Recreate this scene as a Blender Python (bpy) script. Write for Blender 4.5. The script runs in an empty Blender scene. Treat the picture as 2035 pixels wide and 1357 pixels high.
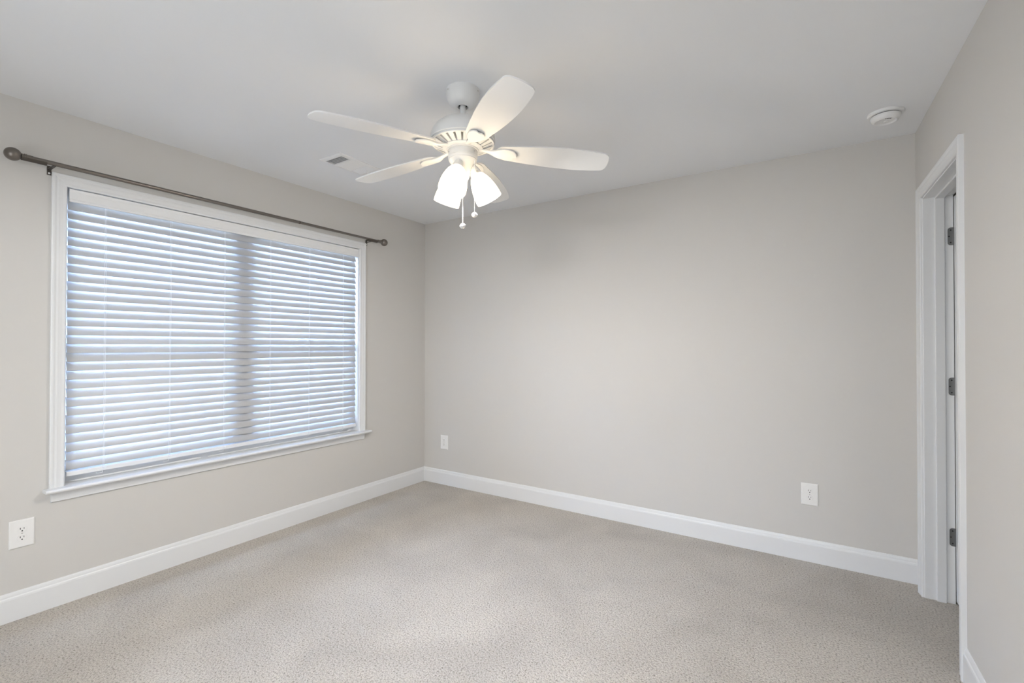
import bpy, bmesh, math, random
from mathutils import Vector, Matrix

random.seed(7)
PI = math.pi
SC = bpy.context.scene
COL = SC.collection

# ---------------------------------------------------------------- camera
F_PX, YAW, PITCH, ROLL = 938.896, 0.573965, 0.0087066, 0.001359
CAM = Vector((3.15047, -3.33761, 1.28207))
fw = Vector((-math.sin(YAW) * math.cos(PITCH), math.cos(YAW) * math.cos(PITCH), math.sin(PITCH)))
rt = Vector((math.cos(YAW), math.sin(YAW), 0.0))
up = rt.cross(fw)
rt2 = math.cos(ROLL) * rt + math.sin(ROLL) * up
up2 = -math.sin(ROLL) * rt + math.cos(ROLL) * up
cd = bpy.data.cameras.new('camera')
cd.sensor_fit = 'HORIZONTAL'
cd.sensor_width = 36.0
cd.lens = F_PX / 2035.0 * 36.0
cd.clip_start = 0.02
cam = bpy.data.objects.new('camera', cd)
COL.objects.link(cam)
cam.matrix_world = Matrix(((rt2.x, up2.x, -fw.x, CAM.x), (rt2.y, up2.y, -fw.y, CAM.y),
                           (rt2.z, up2.z, -fw.z, CAM.z), (0, 0, 0, 1)))
SC.camera = cam

# ---------------------------------------------------------------- room numbers
H = 2.44            # ceiling height
W = 3.6009          # back wall length
T = 0.02796         # the door wall leans off square by this slope
YR = -4.05          # rear wall, behind the camera

# ---------------------------------------------------------------- light
SKY = 92.0
REAR_FILL = 30.0
REAR_PATCH = 58.0
BULB = 25.5
GLOW = 6.5
world = bpy.data.worlds.new('sky')
SC.world = world
world.use_nodes = True
nt = world.node_tree
nt.nodes.clear()
o_ = nt.nodes.new('ShaderNodeOutputWorld')
bg = nt.nodes.new('ShaderNodeBackground')
tc = nt.nodes.new('ShaderNodeTexCoord')
sx = nt.nodes.new('ShaderNodeSeparateXYZ')
cr = nt.nodes.new('ShaderNodeValToRGB')
mp = nt.nodes.new('ShaderNodeMapRange')
mp.inputs['From Min'].default_value = -1
mp.inputs['From Max'].default_value = 1
nt.links.new(tc.outputs['Generated'], sx.inputs[0])
nt.links.new(sx.outputs['Z'], mp.inputs['Value'])
nt.links.new(mp.outputs[0], cr.inputs[0])
els = cr.color_ramp.elements
els[0].position, els[0].color = 0.47, (0.25, 0.30, 0.40, 1)
els[1].position, els[1].color = 0.53, (0.44, 0.62, 1.0, 1)
e = els.new(0.75)
e.color = (0.30, 0.45, 0.80, 1)
e = els.new(1.0)
e.color = (0.08, 0.14, 0.34, 1)
nt.links.new(cr.outputs[0], bg.inputs[0])
bg.inputs[1].default_value = SKY
nt.links.new(bg.outputs[0], o_.inputs[0])


def area(name, loc, size, direction, power, color=(1, 1, 1), portal=False):
    l = bpy.data.lights.new(name, 'AREA')
    l.shape = 'RECTANGLE'
    l.size, l.size_y = size
    l.energy = power
    l.color = color
    if portal:
        l.cycles.is_portal = True
    ob = bpy.data.objects.new(name, l)
    COL.objects.link(ob)
    ob.location = loc
    ob.rotation_euler = Vector(direction).to_track_quat('-Z', 'Y').to_euler()
    return ob


area('window_portal', (-0.16, -1.67, 1.33), (1.5, 1.75), (1, 0, 0), 1.0, portal=True)
# added fill panel at the rear opening, no known source there
area('rear_fill', (2.10, YR - 0.14, 1.06), (1.8, 1.9), (0, 1, 0.0), REAR_FILL, (0.88, 0.945, 1.0))

area('rear_patch_light', (2.80, -5.45, 2.12), (0.4, 0.4), (0.02, 1, -0.22), REAR_PATCH, (0.97, 0.985, 1.0))  # unseen light added behind the opening for the edged patch on the back wall

SC.view_settings.view_transform = 'Standard'
SC.view_settings.look = 'None'
SC.view_settings.exposure = 0.0
SC.view_settings.gamma = 1.0
SC.view_settings.use_curve_mapping = False
SC.cycles.max_bounces = 10
SC.cycles.diffuse_bounces = 7
SC.cycles.glossy_bounces = 4
SC.cycles.transmission_bounces = 6
SC.cycles.transparent_max_bounces = 12
SC.cycles.caustics_reflective = False
SC.cycles.caustics_refractive = False
SC.cycles.sample_clamp_indirect = 25.0
SC.cycles.use_denoising = True


# ---------------------------------------------------------------- materials
def mat(name, color, rough=0.6, metal=0.0, spec=0.4, bump=None, emit=None, var=0.0, var_scale=30.0):
    """bump = (noise scale, strength, distance)"""
    m = bpy.data.materials.new(name)
    m.use_nodes = True
    n = m.node_tree.nodes
    L = m.node_tree.links
    p = n['Principled BSDF']
    p.inputs['Base Color'].default_value = (*color, 1)
    p.inputs['Roughness'].default_value = rough
    p.inputs['Metallic'].default_value = metal
    p.inputs['Specular IOR Level'].default_value = spec
    t = n.new('ShaderNodeTexCoord')
    nz = n.new('ShaderNodeTexNoise')
    nz.inputs['Scale'].default_value = bump[0] if bump else var_scale
    nz.inputs['Detail'].default_value = 3
    L.new(t.outputs['Object'], nz.inputs['Vector'])
    if bump:
        b = n.new('ShaderNodeBump')
        b.inputs['Strength'].default_value = bump[1]
        b.inputs['Distance'].default_value = bump[2]
        L.new(nz.outputs['Fac'], b.inputs['Height'])
        L.new(b.outputs[0], p.inputs['Normal'])
    if var:
        mx = n.new('ShaderNodeMix')
        mx.data_type = 'RGBA'
        mx.inputs[6].default_value = (*[c * (1 - var) for c in color], 1)
        mx.inputs[7].default_value = (*[min(1, c * (1 + var)) for c in color], 1)
        L.new(nz.outputs['Fac'], mx.inputs[0])
        L.new(mx.outputs[2], p.inputs['Base Color'])
    if emit:
        p.inputs['Emission Color'].default_value = (*emit[0], 1)
        p.inputs['Emission Strength'].default_value = emit[1]
    return m


M_WALL = mat('greige_wall_paint', (0.605, 0.587, 0.560), 0.75, bump=(220, 0.10, 0.001), spec=0.25)
M_CEIL = mat('flat_white_ceiling_paint', (0.80, 0.81, 0.825), 0.9, bump=(160, 0.12, 0.001), spec=0.1)
M_TRIM = mat('white_trim_paint', (0.74, 0.745, 0.75), 0.35, bump=(60, 0.03, 0.001))
M_VINYL = mat('white_window_vinyl', (0.74, 0.75, 0.76), 0.4, bump=(60, 0.02, 0.001))
M_FAN = mat('white_fan_enamel', (0.76, 0.76, 0.755), 0.4, bump=(80, 0.02, 0.0005))
M_BLADE = mat('white_blade_paint', (0.78, 0.78, 0.775), 0.42, bump=(60, 0.03, 0.0005))
M_PLATE = mat('white_outlet_plastic', (0.80, 0.79, 0.775), 0.35, bump=(90, 0.02, 0.0005))
M_PLASTIC = mat('white_plastic', (0.80, 0.80, 0.80), 0.35, bump=(90, 0.02, 0.0005))
M_BLACK = mat('dark_hole', (0.02, 0.02, 0.02), 0.8, var=0.2)
M_SCREW = mat('painted_screw', (0.55, 0.54, 0.52), 0.4, metal=0.3, var=0.05)
M_ROD = mat('brushed_pewter_rod', (0.195, 0.174, 0.155), 0.33, metal=0.75, bump=(300, 0.05, 0.0004), spec=0.5)
M_RODDARK = mat('dark_pewter', (0.10, 0.088, 0.078), 0.4, metal=0.7, var=0.1)
M_STEEL = mat('satin_nickel_hinge', (0.22, 0.22, 0.22), 0.4, metal=0.7, var=0.08)
M_CORD = mat('white_cord', (0.82, 0.83, 0.85), 0.7, bump=(800, 0.2, 0.0005))
M_DUCT = mat('grey_duct_inside', (0.50, 0.50, 0.50), 0.8, var=0.1)


def carpet_material():
    m = bpy.data.materials.new('beige_cut_pile_carpet')
    m.use_nodes = True
    n, L = m.node_tree.nodes, m.node_tree.links
    p = n['Principled BSDF']
    p.inputs['Roughness'].default_value = 0.95
    p.inputs['Specular IOR Level'].default_value = 0.05
    p.inputs['Sheen Weight'].default_value = 0.15
    t = n.new('ShaderNodeTexCoord')
    # tufts
    vo = n.new('ShaderNodeTexVoronoi')
    vo.inputs['Scale'].default_value = 180
    nz = n.new('ShaderNodeTexNoise')
    nz.inputs['Scale'].default_value = 125
    nz.inputs['Detail'].default_value = 3.0
    nz.inputs['Roughness'].default_value = 0.65
    big = n.new('ShaderNodeTexNoise')
    big.inputs['Scale'].default_value = 2.3
    big.inputs['Detail'].default_value = 3
    big.inputs['Distortion'].default_value = 0.6
    for x in (vo, nz, big):
        L.new(t.outputs['Object'], x.inputs['Vector'])
    cr = n.new('ShaderNodeValToRGB')
    e = cr.color_ramp.elements
    e[0].position, e[0].color = 0.30, (0.19, 0.165, 0.13, 1)
    e[1].position, e[1].color = 0.62, (0.60, 0.555, 0.495, 1)
    x = e.new(0.46)
    x.color = (0.49, 0.45, 0.40, 1)
    L.new(nz.outputs['Fac'], cr.inputs[0])
    # brushed pile leans this way and that: slightly lighter and darker patches
    mr = n.new('ShaderNodeMapRange')
    mr.inputs['From Min'].default_value = 0.3
    mr.inputs['From Max'].default_value = 0.7
    mr.inputs['To Min'].default_value = 0.90
    mr.inputs['To Max'].default_value = 1.08
    L.new(big.outputs['Fac'], mr.inputs['Value'])
    mx = n.new('ShaderNodeVectorMath')
    mx.operation = 'SCALE'
    L.new(cr.outputs[0], mx.inputs[0])
    L.new(mr.outputs[0], mx.inputs['Scale'])
    L.new(mx.outputs[0], p.inputs['Base Color'])
    ad = n.new('ShaderNodeMath')
    ad.operation = 'SUBTRACT'
    L.new(nz.outputs['Fac'], ad.inputs[0])
    ml = n.new('ShaderNodeMath')
    ml.operation = 'MULTIPLY'
    ml.inputs[1].default_value = 0.5
    L.new(vo.outputs['Distance'], ml.inputs[0])
    L.new(ml.outputs[0], ad.inputs[1])
    b = n.new('ShaderNodeBump')
    b.inputs['Strength'].default_value = 0.8
    b.inputs['Distance'].default_value = 0.008
    L.new(ad.outputs[0], b.inputs['Height'])
    L.new(b.outputs[0], p.inputs['Normal'])
    return m


M_CARPET = carpet_material()


def slat_material():
    m = bpy.data.materials.new('translucent_white_slat')
    m.use_nodes = True
    n, L = m.node_tree.nodes, m.node_tree.links
    p = n['Principled BSDF']
    p.inputs['Base Color'].default_value = (0.46, 0.458, 0.46, 1)
    p.inputs['Roughness'].default_value = 0.4
    t = n.new('ShaderNodeTexCoord')
    nz = n.new('ShaderNodeTexNoise')
    nz.inputs['Scale'].default_value = 40
    L.new(t.outputs['Object'], nz.inputs['Vector'])
    b = n.new('ShaderNodeBump')
    b.inputs['Strength'].default_value = 0.03
    b.inputs['Distance'].default_value = 0.001
    L.new(nz.outputs['Fac'], b.inputs['Height'])
    L.new(b.outputs[0], p.inputs['Normal'])
    tr = n.new('ShaderNodeBsdfTranslucent')
    tr.inputs[0].default_value = (0.80, 0.82, 0.86, 1)
    mx = n.new('ShaderNodeMixShader')
    mx.inputs[0].default_value = 0.005
    L.new(p.outputs[0], mx.inputs[1])
    L.new(tr.outputs[0], mx.inputs[2])
    L.new(mx.outputs[0], n['Material Output'].inputs[0])
    return m


M_SLAT = slat_material()


def glass_material(name, tint=(1, 1, 1), gloss=0.06):
    m = bpy.data.materials.new(name)
    m.use_nodes = True
    n, L = m.node_tree.nodes, m.node_tree.links
    n.remove(n['Principled BSDF'])
    tr = n.new('ShaderNodeBsdfTransparent')
    tr.inputs[0].default_value = (*tint, 1)
    gl = n.new('ShaderNodeBsdfGlossy')
    gl.inputs['Roughness'].default_value = 0.02
    fr = n.new('ShaderNodeFresnel')
    fr.inputs[0].default_value = 1.45
    mx = n.new('ShaderNodeMixShader')
    L.new(fr.outputs[0], mx.inputs[0])
    L.new(tr.outputs[0], mx.inputs[1])
    L.new(gl.outputs[0], mx.inputs[2])
    L.new(mx.outputs[0], n['Material Output'].inputs[0])
    return m


M_GLASS = glass_material('window_glass', (0.93, 0.96, 0.95))
M_CRYSTAL = mat('clear_crystal', (0.93, 0.93, 0.92), 0.05, spec=0.8, var=0.06, var_scale=120)
M_CRYSTAL.node_tree.nodes['Principled BSDF'].inputs['Transmission Weight'].default_value = 0.35


def shade_material():
    m = bpy.data.materials.new('lit_frosted_glass')
    m.use_nodes = True
    n, L = m.node_tree.nodes, m.node_tree.links
    p = n['Principled BSDF']
    p.inputs['Base Color'].default_value = (0.9, 0.88, 0.84, 1)
    p.inputs['Roughness'].default_value = 0.4
    t = n.new('ShaderNodeTexCoord')
    nz = n.new('ShaderNodeTexNoise')
    nz.inputs['Scale'].default_value = 14
    L.new(t.outputs['Object'], nz.inputs['Vector'])
    mr = n.new('ShaderNodeMapRange')
    mr.inputs['To Min'].default_value = GLOW * 0.95
    mr.inputs['To Max'].default_value = GLOW * 1.05
    L.new(nz.outputs['Fac'], mr.inputs['Value'])
    p.inputs['Emission Color'].default_value = (1.0, 0.79, 0.52, 1)
    L.new(mr.outputs[0], p.inputs['Emission Strength'])
    return m


M_SHADE = shade_material()


# ---------------------------------------------------------------- mesh helpers
def box(bm, lo, hi, M=None):
    vs = []
    for z in (lo[2], hi[2]):
        for y in (lo[1], hi[1]):
            for x in (lo[0], hi[0]):
                v = Vector((x, y, z))
                vs.append(bm.verts.new(M @ v if M else v))
    for f in ((0, 1, 3, 2), (4, 6, 7, 5), (0, 4, 5, 1), (2, 3, 7, 6), (0, 2, 6, 4), (1, 5, 7, 3)):
        bm.faces.new([vs[i] for i in f])


def lathe(bm, prof, seg=48, M=None, cap=True):
    """prof: list of (r, z); spun about z"""
    rings = []
    for r, z in prof:
        if r < 1e-6:
            v = Vector((0, 0, z))
            rings.append([bm.verts.new(M @ v if M else v)])
        else:
            ring = []
            for i in range(seg):
                a = 2 * PI * i / seg
                v = Vector((r * math.cos(a), r * math.sin(a), z))
                ring.append(bm.verts.new(M @ v if M else v))
            rings.append(ring)
    for a, b in zip(rings, rings[1:]):
        for i in range(seg):
            j = (i + 1) % seg
            if len(a) == 1 and len(b) == 1:
                continue
            if len(a) == 1:
                bm.faces.new((a[0], b[i], b[j]))
            elif len(b) == 1:
                bm.faces.new((a[i], a[j], b[0]))
            else:
                bm.faces.new((a[i], a[j], b[j], b[i]))
    if cap:
        for ring in (rings[0], rings[-1]):
            if len(ring) > 2:
                bm.faces.new(ring)


def tube(bm, pts, rad, seg=12, M=None):
    pts = [Vector(p) for p in pts]
    rads = rad if isinstance(rad, (list, tuple)) else [rad] * len(pts)
    rings = []
    ref = None
    for i, p in enumerate(pts):
        d = (pts[min(i + 1, len(pts) - 1)] - pts[max(i - 1, 0)]).normalized()
        if ref is None:
            ref = Vector((0, 0, 1)) if abs(d.z) < 0.9 else Vector((1, 0, 0))
        a = d.cross(ref).normalized()
        b = a.cross(d).normalized()
        ref = b
        ring = []
        for k in range(seg):
            t = 2 * PI * k / seg
            v = p + rads[i] * (math.cos(t) * a + math.sin(t) * b)
            ring.append(bm.verts.new(M @ v if M else v))
        rings.append(ring)
    for r0, r1 in zip(rings, rings[1:]):
        for k in range(seg):
            j = (k + 1) % seg
            bm.faces.new((r0[k], r0[j], r1[j], r1[k]))
    bm.faces.new(rings[0])
    bm.faces.new(rings[-1])


def prism(bm, poly, fn, t0, t1):
    """sweep the closed 2-D outline poly from t0 to t1; fn(u, v, t) gives the point"""
    a = [bm.verts.new(fn(u, v, t0)) for u, v in poly]
    b = [bm.verts.new(fn(u, v, t1)) for u, v in poly]
    n = len(poly)
    for i in range(n):
        j = (i + 1) % n
        bm.faces.new((a[i], a[j], b[j], b[i]))
    bm.faces.new(a)
    bm.faces.new(b)


def obj(name, bm, m, parent=None, bevel=0.0, smooth=False, segs=2):
    bmesh.ops.recalc_face_normals(bm, faces=bm.faces[:])
    me = bpy.data.meshes.new(name)
    bm.to_mesh(me)
    bm.free()
    me.materials.append(m)
    o = bpy.data.objects.new(name, me)
    COL.objects.link(o)
    if parent is not None:
        o.parent = parent
        o.matrix_parent_inverse = world_of(parent).inverted()
    if smooth:
        for f in me.polygons:
            f.use_smooth = True
        try:
            me.set_sharp_from_angle(angle=math.radians(smooth if smooth is not True else 40))
        except Exception:
            pass
    if bevel:
        b = o.modifiers.new('soft_edges', 'BEVEL')
        b.width = bevel
        b.segments = segs
        b.limit_method = 'ANGLE'
        b.angle_limit = math.radians(40)
    return o


def world_of(o):
    m = o.matrix_basis.copy()
    if o.parent is not None:
        m = world_of(o.parent) @ o.matrix_parent_inverse @ m
    return m


def thing(name, loc, label=None, cat=None, group=None, kind=None):
    o = bpy.data.objects.new(name, None)
    o.empty_display_size = 0.1
    COL.objects.link(o)
    o.location = loc
    tag(o, label, cat, group, kind)
    return o


def tag(o, label=None, cat=None, group=None, kind=None):
    if label:
        o['label'] = label
    if cat:
        o['category'] = cat
    if group:
        o['group'] = group
    if kind:
        o['kind'] = kind
    return o


def struct(name, bm, m, label, cat, bevel=0.0):
    return tag(obj(name, bm, m, bevel=bevel), label, cat, kind='structure')


# the door wall: s runs from the back corner towards the camera, n into the wall (away from the room)
_k = math.hypot(1, T)


def RW(s, n, z):
    return Vector((W + (s * T + n) / _k, (-s + n * T) / _k, z))


RWM = Matrix(((T / _k, 1 / _k, 0, W), (-1 / _k, T / _k, 0, 0), (0, 0, 1, 0), (0, 0, 0, 1)))   # local (s, n, z) -> world

# ---------------------------------------------------------------- shell
WY0, WY1, WZ0, WZ1 = -2.575, -0.765, 0.565, 2.085     # hole in the window wall
bm = bmesh.new()
box(bm, (-0.14, YR - 0.12, -0.1), (0, WY0, H + 0.1))
box(bm, (-0.14, WY1, -0.1), (0, 0.12, H + 0.1))
box(bm, (-0.14, WY0, -0.1), (0, WY1, WZ0))
box(bm, (-0.14, WY0, WZ1), (0, WY1, H + 0.1))
struct('wall_left', bm, M_WALL, 'greige painted wall holding the wide window with its closed blind', 'wall')
bm = bmesh.new()
box(bm, (-0.0, 0, -0.1), (W + 1.2, 0.12, H + 0.1))
struct('wall_back', bm, M_WALL, 'plain greige painted wall opposite, between window wall and door wall', 'wall')
DS0, DS1, DZ = 0.135, 0.84, 2.075                        # hole for the door
bm = bmesh.new()
SEND = -YR * _k
box(bm, (0, 0, -0.1), (DS0, 0.116, H + 0.1), RWM)
box(bm, (DS1, 0, -0.1), (SEND, 0.116, H + 0.1), RWM)
box(bm, (DS0, 0, DZ), (DS1, 0.116, H + 0.1), RWM)
struct('wall_right', bm, M_WALL, 'greige painted wall close to the camera around the open doorway', 'wall')
bm = bmesh.new()                                          # rear wall; its wide opening is added and sized for the fill light
OX0, OX1, OZ1 = 1.15, 3.05, 2.06
box(bm, (0, YR - 0.12, -0.1), (OX0, YR, H + 0.1))
box(bm, (OX1, YR - 0.12, -0.1), (W + 0.3, YR, H + 0.1))
box(bm, (OX0, YR - 0.12, OZ1), (OX1, YR, H + 0.1))
struct('wall_rear', bm, M_WALL, 'greige wall behind the camera with a wide opening added for the fill light', 'wall')
bm = bmesh.new()
box(bm, (-0.2, -7.1, H), (W + 1.6, 0.12, H + 0.1))
struct('ceiling', bm, M_CEIL, 'flat white ceiling carrying the fan and the smoke detector', 'ceiling')
bm = bmesh.new()
box(bm, (-0.2, -7.1, -0.12), (W + 1.6, 0.12, 0.0))
struct('floor', bm, M_CARPET, 'beige cut pile carpet covering the whole floor', 'floor')
bm = bmesh.new()                                          # closet beyond the door
box(bm, (0.0, 1.06, 0), (1.5, 1.16, H), RWM)
box(bm, (1.4, 0.116, 0), (1.5, 1.06, H), RWM)
struct('wall_closet', bm, M_WALL, 'greige wall of the small space beyond the open door', 'wall')

bm = bmesh.new()                                          # unseen walls added behind the opening to keep sky light out
box(bm, (-0.1, -7.1, -0.1), (W + 0.4, -7.0, H + 0.1))
box(bm, (-0.2, -7.1, -0.1), (-0.1, YR - 0.12, H + 0.1))
box(bm, (W + 0.3, -7.1, -0.1), (W + 0.4, YR - 0.12, H + 0.1))
struct('wall_sky_block', bm, M_WALL, 'greige walls added behind the camera to block sky light', 'wall')

# baseboards: profile (distance from wall, height)
BB = [(0.0, 0.0), (0.013, 0.0), (0.013, 0.101), (0.0115, 0.108), (0.0085, 0.113), (0.0075, 0.119), (0.0055, 0.126), (0.003, 0.131), (0.0, 0.132)]
bm = bmesh.new()
prism(bm, BB, lambda u, v, t: Vector((u, t, v)), YR, -0.0)
struct('baseboard_left', bm, M_TRIM, 'white moulded baseboard along the foot of the window wall', 'baseboard')
bm = bmesh.new()
prism(bm, BB, lambda u, v, t: Vector((t, -u, v)), 0.0, RW(0.08, 0, 0).x - 0.004)
struct('baseboard_back', bm, M_TRIM, 'white moulded baseboard along the foot of the plain far wall', 'baseboard')
bm = bmesh.new()
prism(bm, BB, lambda u, v, t: RW(t, -u, v), 0.877, SEND)
struct('baseboard_right', bm, M_TRIM, 'white moulded baseboard running from the door casing towards the camera', 'baseboard')

# ---------------------------------------------------------------- window
CASE = [(0.0, 0.0), (0.0, 0.0165), (0.003, 0.0180), (0.010, 0.0180), (0.014, 0.0165), (0.018, 0.0150), (0.026, 0.0150), (0.031, 0.0135), (0.036, 0.0125),
        (0.041, 0.0115), (0.046, 0.0115), (0.050, 0.0120), (0.054, 0.0110), (0.057, 0.0075), (0.057, 0.0)]   # (from outer edge inwards, thickness)


def casing(bm, a0, a1, z0, z1, P, floor_cut=True):
    """three mitred runs round an opening whose OUTER edge is a0..a1 x z0..z1; P(a, depth, z)"""
    def run(f, ends):
        A, B = [], []
        for u, d in CASE:
            A.append(bm.verts.new(f(u, d, 0)))
            B.append(bm.verts.new(f(u, d, 1)))
        n = len(CASE)
        for i in range(n):
            j = (i + 1) % n
            bm.faces.new((A[i], A[j], B[j], B[i]))
        bm.faces.new(A)
        bm.faces.new(B)
    run(lambda u, d, t: P(a0 + u, d, z0 if t == 0 else z1 - u), None)
    run(lambda u, d, t: P(a1 - u, d, z0 if t == 0 else z1 - u), None)
    run(lambda u, d, t: P((a0 + u) if t == 0 else (a1 - u), d, z1 - u), None)


w1 = thing('window_1', (0, -1.67, 0.565), 'wide white double window in the left wall behind a blind', 'window', kind='structure')
WL = lambda a, d, z: Vector((d, a, z))
bm = bmesh.new()
casing(bm, -2.6257, -0.7150, 0.583, 2.1285, WL)
obj('window_casing', bm, M_TRIM, w1)
bm = bmesh.new()                                           # stool with rounded nose
ST = [(-0.075, 0.566), (0.056, 0.566), (0.0595, 0.568), (0.062, 0.5725), (0.062, 0.5765), (0.0595, 0.581), (0.056, 0.583), (-0.075, 0.583)]
YS0, YS1 = -2.647, -0.683
prism(bm, [(0.0, 0.566)] + ST[1:-1] + [(0.0, 0.583)], lambda u, v, t: Vector((u, t, v)), YS0, YS1)
prism(bm, [(-0.125, 0.566), (0.0, 0.566), (0.0, 0.583), (-0.125, 0.583)], lambda u, v, t: Vector((u, t, v)), -2.568, -0.772)
obj('window_stool', bm, M_TRIM, w1, bevel=0.002)
bm = bmesh.new()
AP = [(0.0, 0.5135), (0.009, 0.5135), (0.012, 0.516), (0.0125, 0.522), (0.0145, 0.530), (0.0155, 0.545), (0.0165, 0.566), (0.0, 0.566)]
prism(bm, AP, lambda u, v, t: Vector((u, t, v)), -2.618, -0.722)
obj('window_apron', bm, M_TRIM, w1)
bm = bmesh.new()                                           # jamb liner
box(bm, (-0.14, -2.580, 0.583), (0.0, -2.5655, 2.074))
box(bm, (-0.14, -0.7755, 0.583), (0.0, -0.761, 2.074))
box(bm, (-0.14, -2.580, 2.0725), (0.0, -0.761, 2.087))
obj('window_jamb', bm, M_TRIM, w1, bevel=0.0015)
bm = bmesh.new()                                           # frames of the two single hung units and the mull between them
YM = -1.6705
xa, xb = -0.135, -0.085
box(bm, (xa - 0.01, YM - 0.035, 0.583), (-0.075, YM + 0.035, 2.073))
for y0, y1 in ((-2.566, YM - 0.035), (YM + 0.035, -0.775)):
    box(bm, (xa, y0, 0.583), (xb, y0 + 0.016, 2.073))
    box(bm, (xa, y1 - 0.016, 0.583), (xb, y1, 2.073))
    box(bm, (xa, y0, 2.043), (xb, y1, 2.073))
    box(bm, (xa, y0, 0.583), (xb, y1, 0.672))
box(bm, (-0.084, -2.5655, 0.583), (-0.066, -0.7755, 0.668))  # stop added behind the blind to keep sky light off the sill gap
obj('window_frame', bm, M_VINYL, w1, bevel=0.002)
for y0, y1 in ((-2.550, YM - 0.051), (YM + 0.051, -0.791)):
    for z0, z1, x in ((0.672, 1.29, -0.1), (1.25, 2.043, -0.122)):
        bm = bmesh.new()
        s = 0.03
        box(bm, (x - 0.011, y0, z0), (x + 0.011, y0 + s, z1))
        box(bm, (x - 0.011, y1 - s, z0), (x + 0.011, y1, z1))
        box(bm, (x - 0.011, y0 + s, z0), (x + 0.011, y1 - s, z0 + s))
        box(bm, (x - 0.011, y0 + s, z1 - s), (x + 0.011, y1 - s, z1))
        sash = obj('sash', bm, M_VINYL, w1, bevel=0.002)
        bm = bmesh.new()
        box(bm, (x - 0.002, y0 + s - 0.004, z0 + s - 0.004), (x + 0.002, y1 - s + 0.004, z1 - s + 0.004))
        obj('pane', bm, M_GLASS, sash)

# ---------------------------------------------------------------- blind
XB = -0.034
BY0, BY1 = -2.556, -0.785
bl = thing('window_blind', (XB, -1.67, 2.05), 'white horizontal slat blind closed inside the wide window', 'blind')
bm = bmesh.new()
VAL = [(-0.004, 2.0035), (0.0045, 2.0035), (0.006, 2.006), (0.0055, 2.014), (0.0035, 2.020), (0.0035, 2.052), (0.0055, 2.058), (0.006, 2.065), (0.0045, 2.0685), (-0.004, 2.0685)]
prism(bm, [(u - 0.006, v) for u, v in VAL], lambda u, v, t: Vector((u, t, v)), -2.5575, -0.7775)
box(bm, (-0.052, -2.5575, 2.0045), (-0.010, -2.5535, 2.0675))
box(bm, (-0.052, -0.7815, 2.0045), (-0.010, -0.7775, 2.0675))
obj('valance', bm, M_PLASTIC, bl, bevel=0.0006)
bm = bmesh.new()
box(bm, (XB - 0.024, BY0, 2.026), (XB + 0.020, BY1, 2.064))
obj('headrail', bm, M_PLASTIC, bl, bevel=0.002)
bm = bmesh.new()
TILT = math.radians(67.5)
PITCHZ = 0.0453
NS = 30
wd = 0.052
for i in range(NS):
    zlow = 1.9665 - PITCHZ * i
    tl = TILT + random.uniform(-0.012, 0.012)
    zc = zlow + 0.5 * wd * math.sin(tl)
    poly = []
    K = 8
    for side in (1, -1):
        for k in range(K + 1):
            q = k / K if side > 0 else 1 - k / K
            a = (q - 0.5) * wd
            c = 0.0022 * (1 - (2 * q - 1) ** 2) + side * 0.0013
            # a: along the slat from outer top edge to inner low edge, c: crown towards the room and up
            u = a * math.cos(tl) + c * math.sin(tl)
            v = -a * math.sin(tl) + c * math.cos(tl)
            poly.append((XB + u, zc + v))
    dy = random.uniform(-0.0012, 0.0012)
    prism(bm, poly, lambda u, v, t: Vector((u, t, v)), BY0 + dy, BY1 + dy)
obj('slat_panel', bm, M_SLAT, bl, smooth=30)
bm = bmesh.new()
box(bm, (XB - 0.026, BY0, 0.622), (XB + 0.0175, BY1, 0.6445))
box(bm, (XB + 0.0175, BY0, 0.6335), (XB + 0.019, BY1, 0.6425))
obj('bottom_rail', bm, M_PLASTIC, bl, bevel=0.003)
for y in (-2.411, -2.110, -1.810, -1.511, -1.213, -0.914):
    bm = bmesh.new()
    xf, xr = XB + 0.5 * wd * math.cos(TILT) + 0.0075, XB - 0.5 * wd * math.cos(TILT) - 0.004
    pts = []
    for k in range(NS * 2 + 1):
        z = 2.01 - k * (2.01 - 0.632) / (NS * 2)
        pts.append((xf + (0.0009 if k % 2 else 0), y, z))
    tube(bm, pts, 0.0009, 6)
    tube(bm, [(xf, y + 0.0065, 2.01), (xf + 0.0005, y + 0.006, 1.3), (xf, y + 0.0065, 0.632)], 0.0007, 6)
    lc = obj('ladder_cord', bm, M_CORD, bl)
    bm = bmesh.new()                                       # plug and knot under the bottom rail
    tube(bm, [(XB + 0.0185, y - 0.004, 0.637), (XB + 0.0225, y, 0.640), (XB + 0.0215, y + 0.008, 0.635), (XB + 0.0195, y + 0.013, 0.640)], 0.0017, 6)
    tube(bm, [(XB + 0.020, y - 0.002, 0.637), (XB + 0.021, y - 0.003, 0.624), (XB + 0.024, y - 0.004, 0.612)], 0.0016, 6)
    tube(bm, [(XB + 0.024, y - 0.004, 0.613), (XB + 0.020, y - 0.018, 0.611), (XB + 0.021, y - 0.028, 0.613), (XB + 0.021, y - 0.030, 0.618)], 0.0015, 6)
    obj('cord_plug', bm, M_CORD, lc, smooth=True)

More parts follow.
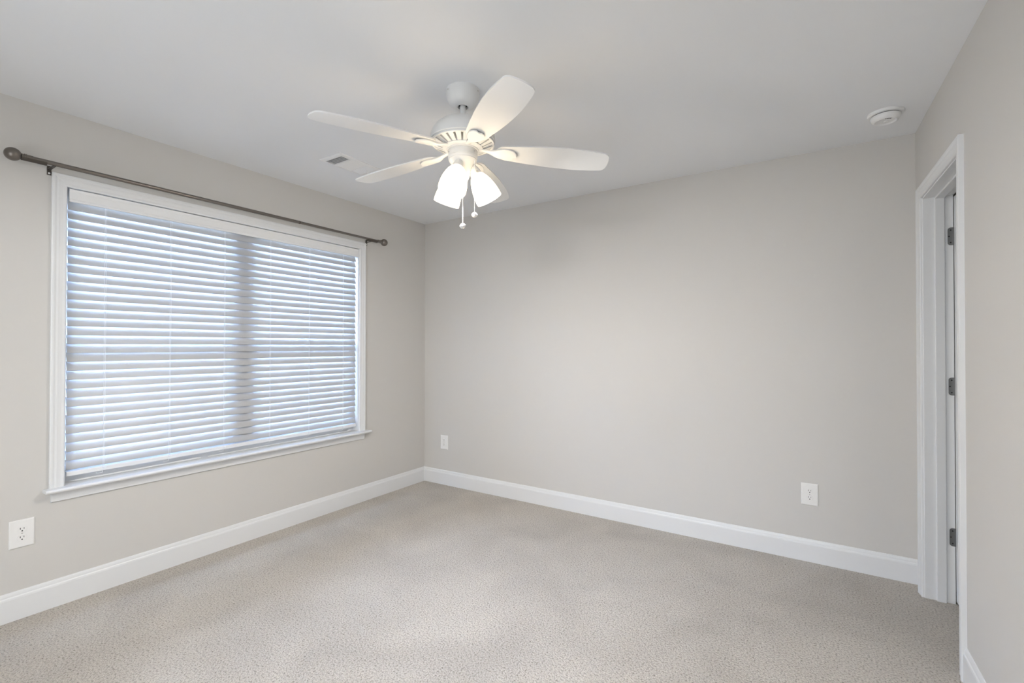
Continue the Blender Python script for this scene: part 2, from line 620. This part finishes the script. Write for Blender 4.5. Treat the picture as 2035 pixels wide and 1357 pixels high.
# two tilt wands lying on the stool below the blind
XS = -0.048
bm = bmesh.new()
tube(bm, [(XS - 0.004, -2.535, 0.588), (XS - 0.003, -2.522, 0.5885), (XS - 0.002, -2.505, 0.5885)], [0.0015, 0.003, 0.0045], 10)
wd1 = thing('tilt_wand', (XS, -2.2, 0.583), 'thin white blind wand lying at the near end of the window sill', 'blind wand')
obj('hook_end', bm, M_PLASTIC, wd1, smooth=True)
bm = bmesh.new()
tube(bm, [(XS - 0.002, -2.505, 0.5885), (XS - 0.002, -2.08, 0.5885), (XS - 0.001, -2.065, 0.589), (XS - 0.001, -1.95, 0.589), (XS, -1.925, 0.587)],
     [0.0045, 0.0045, 0.0058, 0.0058, 0.003], 10)
obj('rod', bm, M_PLASTIC, wd1, smooth=True)
wd2 = thing('tilt_wand', (XS, -1.3, 0.583), 'thin white blind wand with a knob at the far end of the window sill', 'blind wand')
bm = bmesh.new()
tube(bm, [(XS - 0.005, -1.885, 0.587), (XS - 0.005, -0.83, 0.587)], 0.0037, 10)
obj('rod', bm, M_PLASTIC, wd2, smooth=True)
bm = bmesh.new()
tube(bm, [(XS - 0.005, -0.835, 0.589), (XS - 0.005, -0.828, 0.592), (XS - 0.005, -0.815, 0.592), (XS - 0.005, -0.806, 0.590)], [0.004, 0.0085, 0.0085, 0.005], 12)
obj('knob', bm, M_PLASTIC, wd2, smooth=True)

# ---------------------------------------------------------------- curtain rod
XR, ZR = 0.078, 2.151
cr_ = thing('curtain_rod', (XR, -1.67, ZR), 'brushed pewter curtain rod with ball ends mounted above the window', 'curtain rod')
bm = bmesh.new()
tube(bm, [(XR, -2.745, ZR), (XR, -1.358, ZR)], 0.0106, 20)
obj('outer_tube', bm, M_ROD, cr_, smooth=True)
bm = bmesh.new()
tube(bm, [(XR, -1.361, ZR), (XR, -1.352, ZR)], 0.0109, 20)
obj('joint_ring', bm, M_RODDARK, cr_, smooth=True)
bm = bmesh.new()
tube(bm, [(XR, -1.36, ZR), (XR, -1.08, ZR), (XR, -1.0795, ZR), (XR, -0.62, ZR)], [0.0095, 0.0095, 0.0088, 0.0088], 20)
obj('inner_tube', bm, M_ROD, cr_, smooth=True)
for s, ye in ((-1, -2.773), (1, -0.578)):
    # ball, neck and collar, turned about the rod's axis
    Mf = Matrix.Translation((XR, ye, ZR)) @ Matrix.Rotation(-s * PI / 2, 4, 'X')
    bm = bmesh.new()
    R = 0.0295
    prof = [(R * math.sin(t), R * math.cos(t)) for t in [PI * k / 20 for k in range(18)]]
    prof[0] = (0, R)
    prof += [(0.0105, -0.0275), (0.0105, -0.0285)]
    lathe(bm, prof, 32, Mf)
    fin = obj('finial', bm, M_ROD, cr_, smooth=True)
    bm = bmesh.new()
    lathe(bm, [(0.0095, -0.0275), (0.0125, -0.0285), (0.0125, -0.031), (0.0105, -0.032), (0.0105, -0.0345), (0.0135, -0.0355), (0.0140, -0.0385), (0.0125, -0.0395),
               (0.0125, -0.042), (0.0138, -0.043), (0.0138, -0.0445), (0.0122, -0.0455), (0.0122, -0.066), (0.0100, -0.0665)], 32, Mf)
    obj('collar', bm, M_ROD, fin, smooth=25)
    yb = -2.634 if s < 0 else -0.7025
    yc, yd = ((-2.745, -2.660) if s < 0 else (-0.655, -0.755))
    bm = bmesh.new()
    box(bm, (0.0005, yb - 0.008, 2.112), (0.003, yb + 0.008, 2.156))
    box(bm, (0.003, yb - 0.006, 2.137), (XR + 0.006, yb + 0.006, 2.1405))
    # long cradle under the rod's end
    for k in range(1):
        poly = [(0.0135 * math.cos(t), -0.0045 + 0.0135 * math.sin(t)) for t in [PI + PI * q / 10 for q in range(11)]]
        poly += [(0.0112 * math.cos(t), -0.0045 + 0.0112 * math.sin(t)) for t in [2 * PI - PI * q / 10 for q in range(11)]]
        prism(bm, poly, lambda u, v, t: Vector((XR + u, t, ZR + v)), yd, yc)
    br = obj('bracket', bm, M_RODDARK, cr_, smooth=30)
    bm = bmesh.new()
    lathe(bm, [(0.0, 0.0), (0.0045, 0.0), (0.0045, 0.001), (0.003, 0.0022), (0.0, 0.0026)], 14,
          Matrix.Translation((0.003, yb, 2.1205)) @ Matrix.Rotation(PI / 2, 4, 'Y'))
    obj('screw', bm, M_PLASTIC, br, smooth=True)

# ---------------------------------------------------------------- doorway
SA, SB = 0.165, 0.815           # clear opening between the jambs
d1 = thing('door_1', RW(0.5, 0.05, 0), 'white cased doorway with its door standing open beyond the wall', 'door', kind='structure')
bm = bmesh.new()
casing(bm, SA - 0.005 - 0.057, SB + 0.005 + 0.057, 0.0, 2.100, lambda a, d, z: RW(a, -d, z))
obj('door_casing', bm, M_TRIM, d1)
bm = bmesh.new()
box(bm, (SA - 0.019, 0, 0), (SA, 0.118, 2.039), RWM)
box(bm, (SB, 0, 0), (SB + 0.019, 0.118, 2.039), RWM)
box(bm, (SA - 0.019, 0, 2.038), (SB + 0.019, 0.118, 2.057), RWM)
obj('door_jamb', bm, M_TRIM, d1, bevel=0.0015)
bm = bmesh.new()
box(bm, (SA, 0.046, 0), (SA + 0.011, 0.083, 2.038), RWM)
box(bm, (SB - 0.011, 0.046, 0), (SB, 0.083, 2.038), RWM)
box(bm, (SA, 0.046, 2.027), (SB, 0.083, 2.038), RWM)
obj('door_stop', bm, M_TRIM, d1, bevel=0.002)
bm = bmesh.new()                                           # slab open at a right angle into the next space
box(bm, (SA + 0.001, 0.1193, 0.015), (SA + 0.036, 0.123 + 0.64, 2.03), RWM)
for z0, z1 in ((0.2, 0.95), (1.1, 1.9)):                   # raised panels on both faces
    for s0, s1 in ((SA - 0.003, SA + 0.001), (SA + 0.036, SA + 0.040)):
        box(bm, (s0, 0.123 + 0.1, z0), (s1, 0.123 + 0.54, z1), RWM)
obj('door_leaf', bm, M_TRIM, d1, bevel=0.002)
for zc in (1.832, 1.081, 0.331):
    bm = bmesh.new()
    h, r = 0.0445, 0.012
    poly = []
    for (cx, cz, a0) in ((0.0955 + r, zc + h - r, PI / 2), (0.0955 + r, zc - h + r, PI)):
        for k in range(7):
            a = a0 + PI / 2 * k / 6
            poly.append((cx + r * math.cos(a), cz + r * math.sin(a)))
    poly += [(0.122, zc - h), (0.122, zc + h)]
    prism(bm, poly, lambda u, v, t: RW(t, u, v), SA - 0.0005, SA + 0.0022)
    tube(bm, [RW(SA + 0.0035, 0.1255, zc - 0.046), RW(SA + 0.0035, 0.1255, zc + 0.046)], 0.0055, 12)
    hg = obj('hinge', bm, M_STEEL, d1, smooth=30)
    for dn, dz in ((0.107, 0.031), (0.1005, 0.0), (0.107, -0.031)):
        bm = bmesh.new()
        Ms = RWM @ Matrix.Translation((SA + 0.0022, dn, zc + dz)) @ Matrix.Rotation(PI / 2, 4, 'Y')
        lathe(bm, [(0.0, 0.0), (0.0032, 0.0), (0.0026, 0.0006), (0.0, 0.0006)], 12, Ms)
        obj('screw', bm, M_BLACK, hg)


# ---------------------------------------------------------------- outlets
def outlet(P, label):
    """P(a, d, z): a along the wall, d out of the wall, z up, about the plate's centre"""
    o = thing('power_outlet', P(0, 0, 0), label, 'outlet')
    w, h = 0.0435, 0.065
    bm = bmesh.new()
    rings = []
    for f, d in ((0.0, 0.0), (0.0, 0.0022), (0.0008, 0.0034), (0.0035, 0.0050), (0.006, 0.0055)):
        rings.append([bm.verts.new(P(a * (w - f), d, b * (h - f))) for a, b in ((-1, -1), (1, -1), (1, 1), (-1, 1))])
    for r0, r1 in zip(rings, rings[1:]):
        for i in range(4):
            j = (i + 1) % 4
            bm.faces.new((r0[i], r0[j], r1[j], r1[i]))
    bm.faces.new(rings[-1])
    bm.faces.new(rings[0])
    obj('plate', bm, M_PLATE, o)
    for s in (1, -1):
        zc = s * 0.0198
        bm = bmesh.new()
        poly = []
        for k in range(40):
            a = 2 * PI * k / 40
            poly.append((0.0172 * math.cos(a), max(-0.0142, min(0.0142, 0.0172 * math.sin(a)))))
        prism(bm, poly, lambda u, v, t: P(u, t, zc + v), 0.0050, 0.0074)
        rc = obj('receptacle', bm, M_PLATE, o, bevel=0.0006)
        bm = bmesh.new()
        for x0, x1, z0, z1 in ((-0.0075, -0.0053, -0.0005, 0.0085), (0.0053, 0.0072, 0.0003, 0.0078)):
            prism(bm, [(x0, z0), (x1, z0), (x1, z1), (x0, z1)], lambda u, v, t: P(u, t, zc + v), 0.0072, 0.0077)
        prism(bm, [(0.0028 * math.cos(2 * PI * k / 14), -0.0072 + 0.0028 * math.sin(2 * PI * k / 14)) for k in range(14)],
              lambda u, v, t: P(u, t, zc + v), 0.0072, 0.0077)
        obj('contact_slots', bm, M_BLACK, rc)
    bm = bmesh.new()
    prism(bm, [(0.0032 * math.cos(2 * PI * k / 16), 0.0032 * math.sin(2 * PI * k / 16)) for k in range(16)], lambda u, v, t: P(u, t, v), 0.005, 0.0064)
    obj('screw', bm, M_SCREW, o)
    return o


outlet(lambda a, d, z: Vector((d, -2.7155 + a, 0.3958 + z)), 'white double outlet low on the window wall below the sill')
outlet(lambda a, d, z: Vector((3.1083 + a, -d, 0.3985 + z)), 'white double outlet low on the plain far wall near the door')
outlet(lambda a, d, z: Vector((0.2495 + a, -d, 0.388 + z)), 'white double outlet low on the far wall beside the window corner')

# ---------------------------------------------------------------- smoke detector
sd = thing('smoke_detector', (3.4385, -0.366, H), 'round white smoke detector on the ceiling near the door corner', 'smoke detector')
SDM = Matrix.Translation((3.4385, -0.366, H))
bm = bmesh.new()
lathe(bm, [(0.0, 0.0), (0.074, 0.0), (0.0745, -0.004), (0.072, -0.010), (0.066, -0.0125), (0.060, -0.0130), (0.0, -0.0130)], 64, SDM)
obj('base', bm, M_PLASTIC, sd, smooth=30)
bm = bmesh.new()
lathe(bm, [(0.0, -0.012), (0.0575, -0.012), (0.0575, -0.0175), (0.0, -0.0175)], 64, SDM)
obj('vent_gap', bm, M_BLACK, sd)
bm = bmesh.new()
lathe(bm, [(0.0, -0.0165), (0.0605, -0.0165), (0.0610, -0.021), (0.0585, -0.031), (0.052, -0.040), (0.045, -0.0435), (0.040, -0.0420), (0.036, -0.0385), (0.0, -0.0375)], 64, SDM)
cov = obj('cover', bm, M_PLASTIC, sd, smooth=30)
for k in range(5):
    bm = bmesh.new()
    Mk = SDM @ Matrix.Rotation(math.radians(-70 - 24 + 12 * k), 4, 'Z')
    box(bm, (0.024, -0.0016, -0.0388), (0.034, 0.0016, -0.0376), Mk)
    obj('sounder_slot', bm, M_BLACK, cov)
bm = bmesh.new()
lathe(bm, [(0.0, -0.037), (0.011, -0.037), (0.010, -0.0405), (0.0, -0.0412)], 24, SDM @ Matrix.Translation((0.004, 0.012, 0)))
obj('test_button', bm, M_PLASTIC, cov, smooth=True)

# ---------------------------------------------------------------- ceiling register
VX0, VX1, VY0, VY1 = 0.548, 0.748, -1.526, -1.208
cv = thing('ceiling_vent', ((VX0 + VX1) / 2, (VY0 + VY1) / 2, H), 'white rectangular air vent in the ceiling between fan and window wall', 'air vent')
bm = bmesh.new()
b_ = 0.024
outer = [(VX0, VY0), (VX1, VY0), (VX1, VY1), (VX0, VY1)]
inner = [(VX0 + b_, VY0 + b_), (VX1 - b_, VY0 + b_), (VX1 - b_, VY1 - b_), (VX0 + b_, VY1 - b_)]
o0 = [bm.verts.new((x, y, H)) for x, y in outer]
o1 = [bm.verts.new((x, y, H - 0.005)) for x, y in outer]
i1 = [bm.verts.new((x, y, H - 0.009)) for x, y in inner]
i0 = [bm.verts.new((x, y, H - 0.0005)) for x, y in inner]
for A, B in ((o0, o1), (o1, i1), (i1, i0)):
    for i in range(4):
        j = (i + 1) % 4
        bm.faces.new((A[i], A[j], B[j], B[i]))
obj('frame', bm, M_PLASTIC, cv)
bm = bmesh.new()
box(bm, (VX0 + b_ - 0.002, VY0 + b_ - 0.002, H - 0.0012), (VX1 - b_ + 0.002, VY1 - b_ + 0.002, H - 0.0004))
obj('duct_opening', bm, M_DUCT, cv)
XA, XZ = VX0 + b_, VX1 - b_


def louvre(along, at, lo, hi, lean, hh=0.0125):
    bm = bmesh.new()
    poly = [(-0.5 * hh, -0.0006), (0.5 * hh, -0.0006), (0.5 * hh, 0.0006), (-0.5 * hh, 0.0006)]
    c, s = math.cos(lean), math.sin(lean)
    if along == 'x':
        f = lambda u, v, t: Vector((t, at + u * c - v * s, H - 0.0058 + (u * s + v * c) * 0.75))
    else:
        f = lambda u, v, t: Vector((at + u * c - v * s, t, H - 0.0058 + (u * s + v * c) * 0.75))
    prism(bm, poly, f, lo, hi)
    obj('louvre', bm, M_PLASTIC, cv)


for k in range(5):
    louvre('x', VY0 + b_ + 0.008 + k * 0.0145, XA, XZ, math.radians(32))
for yd in (VY0 + b_ + 0.075, VY1 - b_ - 0.075):
    bm = bmesh.new()
    box(bm, (XA, yd - 0.002, H - 0.009), (XZ, yd + 0.002, H - 0.001))
    obj('divider', bm, M_PLASTIC, cv)
for k in range(11):
    louvre('y', XA + 0.007 + k * 0.0138, VY0 + b_ + 0.077, VY1 - b_ - 0.077, math.radians(22), 0.0155)
for k in range(5):
    louvre('x', VY1 - b_ - 0.008 - k * 0.0145, XA, XZ, math.radians(-22), 0.0155)
bm = bmesh.new()
tube(bm, [(0.672, -1.262, H - 0.004), (0.672, -1.258, H - 0.02), (0.672, -1.25, H - 0.032)], 0.002, 8)
obj('damper_lever', bm, M_PLASTIC, cv)

# ---------------------------------------------------------------- ceiling fan
AX, AY = 1.802, -1.665
FB = Matrix.Translation((AX, AY, 0))
fan = thing('ceiling_fan', (AX, AY, H), 'white five blade ceiling fan with three lit glass shades', 'ceiling fan')
bm = bmesh.new()
lathe(bm, [(0.0, 2.44), (0.0745, 2.44), (0.0755, 2.428), (0.0750, 2.414), (0.0715, 2.398), (0.0645, 2.383), (0.054, 2.372), (0.041, 2.365), (0.030, 2.363), (0.0245, 2.363), (0.0245, 2.377), (0.0, 2.377)], 64, FB)
can = obj('canopy', bm, M_FAN, fan, smooth=35)
for a in (-51 - 62, -51 + 62, 129):
    bm = bmesh.new()
    Ms = FB @ Matrix.Rotation(math.radians(a), 4, 'Z') @ Matrix.Translation((0.0742, 0, 2.424)) @ Matrix.Rotation(PI / 2, 4, 'Y')
    lathe(bm, [(0.0, 0.0), (0.004, 0.0), (0.0035, 0.002), (0.0, 0.0028)], 14, Ms)
    obj('screw', bm, M_SCREW, can, smooth=True)
bm = bmesh.new()
lathe(bm, [(0.0, 2.3762), (0.0235, 2.3762), (0.0235, 2.3755), (0.0, 2.3755)], 32, FB)
obj('opening_shadow_gap', bm, M_BLACK, can)
bm = bmesh.new()
lathe(bm, [(0.0, 2.374), (0.0128, 2.374), (0.0128, 2.310), (0.016, 2.308), (0.016, 2.298), (0.0, 2.298)], 32, FB)
obj('downrod', bm, M_FAN, fan, smooth=35)
bm = bmesh.new()
lathe(bm, [(0.0, 2.303), (0.042, 2.302), (0.076, 2.297), (0.103, 2.286), (0.124, 2.269), (0.138, 2.249), (0.1455, 2.230), (0.147, 2.216), (0.147, 2.206), (0.145, 2.203),
           (0.141, 2.2025), (0.141, 2.199), (0.1435, 2.197), (0.1425, 2.1935), (0.136, 2.192), (0.133, 2.195), (0.133, 2.218), (0.092, 2.208), (0.088, 2.176), (0.0, 2.176)], 72, FB)
hs = obj('motor_housing', bm, M_FAN, fan, smooth=30)
bm = bmesh.new()                                           # ribs between the cooling slots
NR = 24
for k in range(NR):
    a = 2 * PI * k / NR
    r0, r1 = 0.089, 0.136
    hw = 0.345 * 2 * PI / NR
    P = []
    for r, z0, dz in ((r0, 2.176, 0.0), (r1, 2.1945, 0.0)):
        for da in (-hw, hw):
            P.append(Vector((r * math.cos(a + da), r * math.sin(a + da), z0)))
            P.append(Vector((r * math.cos(a + da), r * math.sin(a + da), z0 + 0.016)))
    vs = [bm.verts.new(FB @ p) for p in P]
    for f in ((0, 2, 6, 4), (1, 5, 7, 3), (0, 4, 5, 1), (2, 3, 7, 6), (0, 1, 3, 2), (4, 6, 7, 5)):
        bm.faces.new([vs[i] for i in f])
obj('cooling_ribs', bm, M_FAN, hs)
bm = bmesh.new()                                           # scalloped rotor plate under the motor
lathe(bm, [(0.0, 2.177), (0.089, 2.177), (0.092, 2.174), (0.086, 2.170), (0.073, 2.167), (0.072, 2.163), (0.0, 2.163)], 64, FB)
obj('rotor_plate', bm, M_FAN, fan, smooth=35)
bm = bmesh.new()
lathe(bm, [(0.0, 2.164), (0.064, 2.164), (0.066, 2.161), (0.066, 2.136), (0.0635, 2.134), (0.0, 2.134)], 64, FB)
sw = obj('switch_housing', bm, M_FAN, fan, smooth=35)
for a in (-51 + 50, -51 + 170, -51 - 70):
    bm = bmesh.new()
    Ms = FB @ Matrix.Rotation(math.radians(a), 4, 'Z') @ Matrix.Translation((0.0658, 0, 2.149)) @ Matrix.Rotation(PI / 2, 4, 'Y')
    lathe(bm, [(0.0, 0.0), (0.0045, 0.0), (0.004, 0.003), (0.0, 0.0035)], 14, Ms)
    obj('screw', bm, M_SCREW, sw, smooth=True)
bm = bmesh.new()
lathe(bm, [(0.0, 2.1345), (0.0655, 2.1345), (0.0655, 2.128), (0.063, 2.124), (0.064, 2.120), (0.060, 2.112), (0.050, 2.100), (0.040, 2.083), (0.033, 2.062), (0.027, 2.040), (0.020, 2.026), (0.010, 2.019), (0.006, 2.013), (0.0, 2.010)], 64, FB)
fit = obj('light_fitter', bm, M_FAN, fan, smooth=35)

# blades: azimuth, tip height, pitch, one at a time
BLADES = [(-106.6, 2.120, 8.0), (-34.6, 2.137, 13.0), (37.4, 2.133, 16.0), (109.4, 2.136, 12.0), (181.4, 2.146, 9.0)]
TIPR, ROOTR, ROOTZ = 0.670, 0.150, 2.163


def blade_half(q):
    """half width at q = 0 (root) .. 1 (tip)"""
    if q < 0.10:
        return 0.050 * math.sqrt(max(0.0, 1 - (1 - q / 0.10) ** 2)) * 0.94
    w = 0.047 + 0.0235 * math.sin(PI * 0.5 * min(1, (q - 0.10) / 0.55))
    if q > 0.65:
        w -= 0.016 * ((q - 0.65) / 0.35) ** 1.8
    if q > 0.965:
        w -= 0.014 * ((q - 0.965) / 0.035) ** 3
    return w


for az, ztip, pit in BLADES:
    Mb = FB @ Matrix.Rotation(math.radians(az), 4, 'Z') @ Matrix.Translation((0, 0, ROOTZ))
    droop = (ROOTZ - ztip) / (TIPR - ROOTR)
    pr = math.radians(-pit)

    def bp(r, y, z):
        return Mb @ Vector((r, y * math.cos(pr) - z * math.sin(pr), y * math.sin(pr) + z * math.cos(pr) - droop * (r - ROOTR)))
    bm = bmesh.new()
    NB = 48
    tops, bots = [], []
    qs = [0.0, 0.004, 0.012, 0.025, 0.042, 0.065, 0.09] + [0.09 + 0.865 * k / 20 for k in range(1, 21)] + [0.965, 0.975, 0.984, 0.991, 0.997, 1.0]
    for q in qs:
        r = ROOTR + q * (TIPR - ROOTR)
        hwid = max(blade_half(q), 0.004)
        rowt, rowb = [], []
        for k in range(9):
            y = hwid * (k / 4 - 1)
            rr = r - 0.012 * (y / 0.06) ** 2 * max(0, (q - 0.9) / 0.1)
            rowt.append(bm.verts.new(bp(rr, y, 0.0028)))
            rowb.append(bm.verts.new(bp(rr, y, -0.0028)))
        tops.append(rowt)
        bots.append(rowb)
    for rows, flip in ((tops, False), (bots, True)):
        for a, b in zip(rows, rows[1:]):
            for k in range(8):
                f = (a[k], b[k], b[k + 1], a[k + 1])
                bm.faces.new(f[::-1] if flip else f)
    n = len(qs)
    loop_t = [tops[i][0] for i in range(n)] + tops[-1][1:-1] + [tops[i][8] for i in range(n - 1, -1, -1)] + tops[0][1:-1][::-1]
    loop_b = [bots[i][0] for i in range(n)] + bots[-1][1:-1] + [bots[i][8] for i in range(n - 1, -1, -1)] + bots[0][1:-1][::-1]
    for i in range(len(loop_t)):
        j = (i + 1) % len(loop_t)
        bm.faces.new((loop_t[i], loop_t[j], loop_b[j], loop_b[i]))
    bl_ = obj('blade', bm, M_BLADE, fan, smooth=35)
    # blade iron: neck from the rotor, widening to a cupped spade under the blade root
    bm = bmesh.new()
    rows = []
    prof = [(0.060, 0.013, 0.000, 0), (0.085, 0.011, -0.002, 0.1), (0.105, 0.010, -0.005, 0.3), (0.125, 0.013, -0.010, 0.6), (0.145, 0.021, -0.014, 0.9), (0.165, 0.029, -0.0145, 1), (0.185, 0.033, -0.0135, 1),
            (0.205, 0.033, -0.0135, 1), (0.222, 0.030, -0.0150, 1), (0.235, 0.023, -0.0165, 1), (0.243, 0.012, -0.0170, 1)]
    for r, hw2, zo, mixp in prof:
        row = []
        for k in range(7):
            u = k / 3 - 1
            y = hw2 * u
            crown = -0.004 * (1 - u * u)
            pt = bp(r, y, zo + crown + 0.004)
            pf = Mb @ Vector((r, y, zo + crown + 0.004 + 0.003))
            row.append((pt * mixp + pf * (1 - mixp)))
        rows.append(row)
    vt = [[bm.verts.new(p) for p in row] for row in rows]
    vb = [[bm.verts.new(p + Vector((0, 0, 0.0055))) for p in row] for row in rows]
    for V in (vt, vb):
        for a, b in zip(V, V[1:]):
            for k in range(6):
                bm.faces.new((a[k], b[k], b[k + 1], a[k + 1]))
    ring_a = [v[0] for v in vt] + vt[-1][1:-1] + [v[6] for v in vt[::-1]] + vt[0][1:-1][::-1]
    ring_b = [v[0] for v in vb] + vb[-1][1:-1] + [v[6] for v in vb[::-1]] + vb[0][1:-1][::-1]
    for i in range(len(ring_a)):
        j = (i + 1) % len(ring_a)
        bm.faces.new((ring_a[i], ring_a[j], ring_b[j], ring_b[i]))
    obj('blade_iron', bm, M_FAN, bl_, smooth=40)

# three lamps
for az in (47.4, -72.6, 167.4):
    Ml = FB @ Matrix.Rotation(math.radians(az), 4, 'Z') @ Matrix.Translation((0.058, 0, 2.070)) @ Matrix.Rotation(math.radians(-29), 4, 'Y') @ Matrix.Rotation(PI, 4, 'X')
    # local +z now runs down the shade's axis
    bm = bmesh.new()
    lathe(bm, [(0.0, -0.040), (0.014, -0.040), (0.018, -0.028), (0.024, -0.012), (0.0265, 0.000), (0.0265, 0.010), (0.024, 0.012), (0.0, 0.012)], 40, Ml)
    sock = obj('lamp_socket', bm, M_FAN, fan, smooth=35)
    bm = bmesh.new()
    lathe(bm, [(0.0, 0.0), (0.003, 0.0), (0.003, 0.006), (0.005, 0.0065), (0.005, 0.010), (0.0, 0.010)], 12,
          Ml @ Matrix.Translation((0.0, 0.026, 0.004)) @ Matrix.Rotation(-PI / 2, 4, 'X'))
    obj('thumb_screw', bm, M_SCREW, sock, smooth=30)
    bm = bmesh.new()
    outer_ = [(0.0235, 0.004), (0.0265, 0.010), (0.034, 0.020), (0.0425, 0.036), (0.0495, 0.055), (0.0550, 0.076), (0.0588, 0.098), (0.0605, 0.118), (0.0605, 0.136)]
    inner_ = [(r - 0.0035, z) for r, z in outer_]
    lathe(bm, outer_ + inner_[::-1], 56, Ml, cap=False)
    sh = obj('lamp_shade', bm, M_SHADE, fan, smooth=40)
    pl = bpy.data.lights.new('bulb_light', 'POINT')
    pl.energy = BULB
    pl.shadow_soft_size = 0.028
    pl.color = (1.0, 0.972, 0.94)
    po = bpy.data.objects.new('bulb_light', pl)
    COL.objects.link(po)
    po.parent = sh
    po.location = Ml @ Vector((0, 0, 0.112))

# pull chains
tow = Vector((math.cos(math.radians(-51.1)), math.sin(math.radians(-51.1)), 0))
rgt = Vector((math.cos(math.radians(38.9)), math.sin(math.radians(38.9)), 0))
for lat, dep, ztop, zend, tl in ((0.0, 0.048, 2.118, 1.812, 18), (0.052, 0.030, 2.120, 1.868, 4)):
    c = Vector((AX, AY, 0)) + rgt * lat + tow * dep
    bm = bmesh.new()
    tube(bm, [c + Vector((0, 0, ztop)), c + Vector((0, 0, (ztop + zend) / 2)), c + Vector((0, 0, zend + 0.012))], 0.0011, 8)
    n = int((ztop - zend) / 0.0045)
    ch = obj('pull_chain', bm, M_CORD, fan)
    bm = bmesh.new()
    Mk = Matrix.Translation(c + Vector((0, 0, zend))) @ Matrix.Rotation(math.radians(tl), 4, tow)
    lathe(bm, [(0.0, 0.012), (0.003, 0.0115), (0.0095, 0.0085), (0.0132, 0.002), (0.0132, -0.002), (0.0095, -0.0085), (0.003, -0.0115), (0.0, -0.012)], 10, Mk)
    obj('chain_knob', bm, M_CRYSTAL, ch)
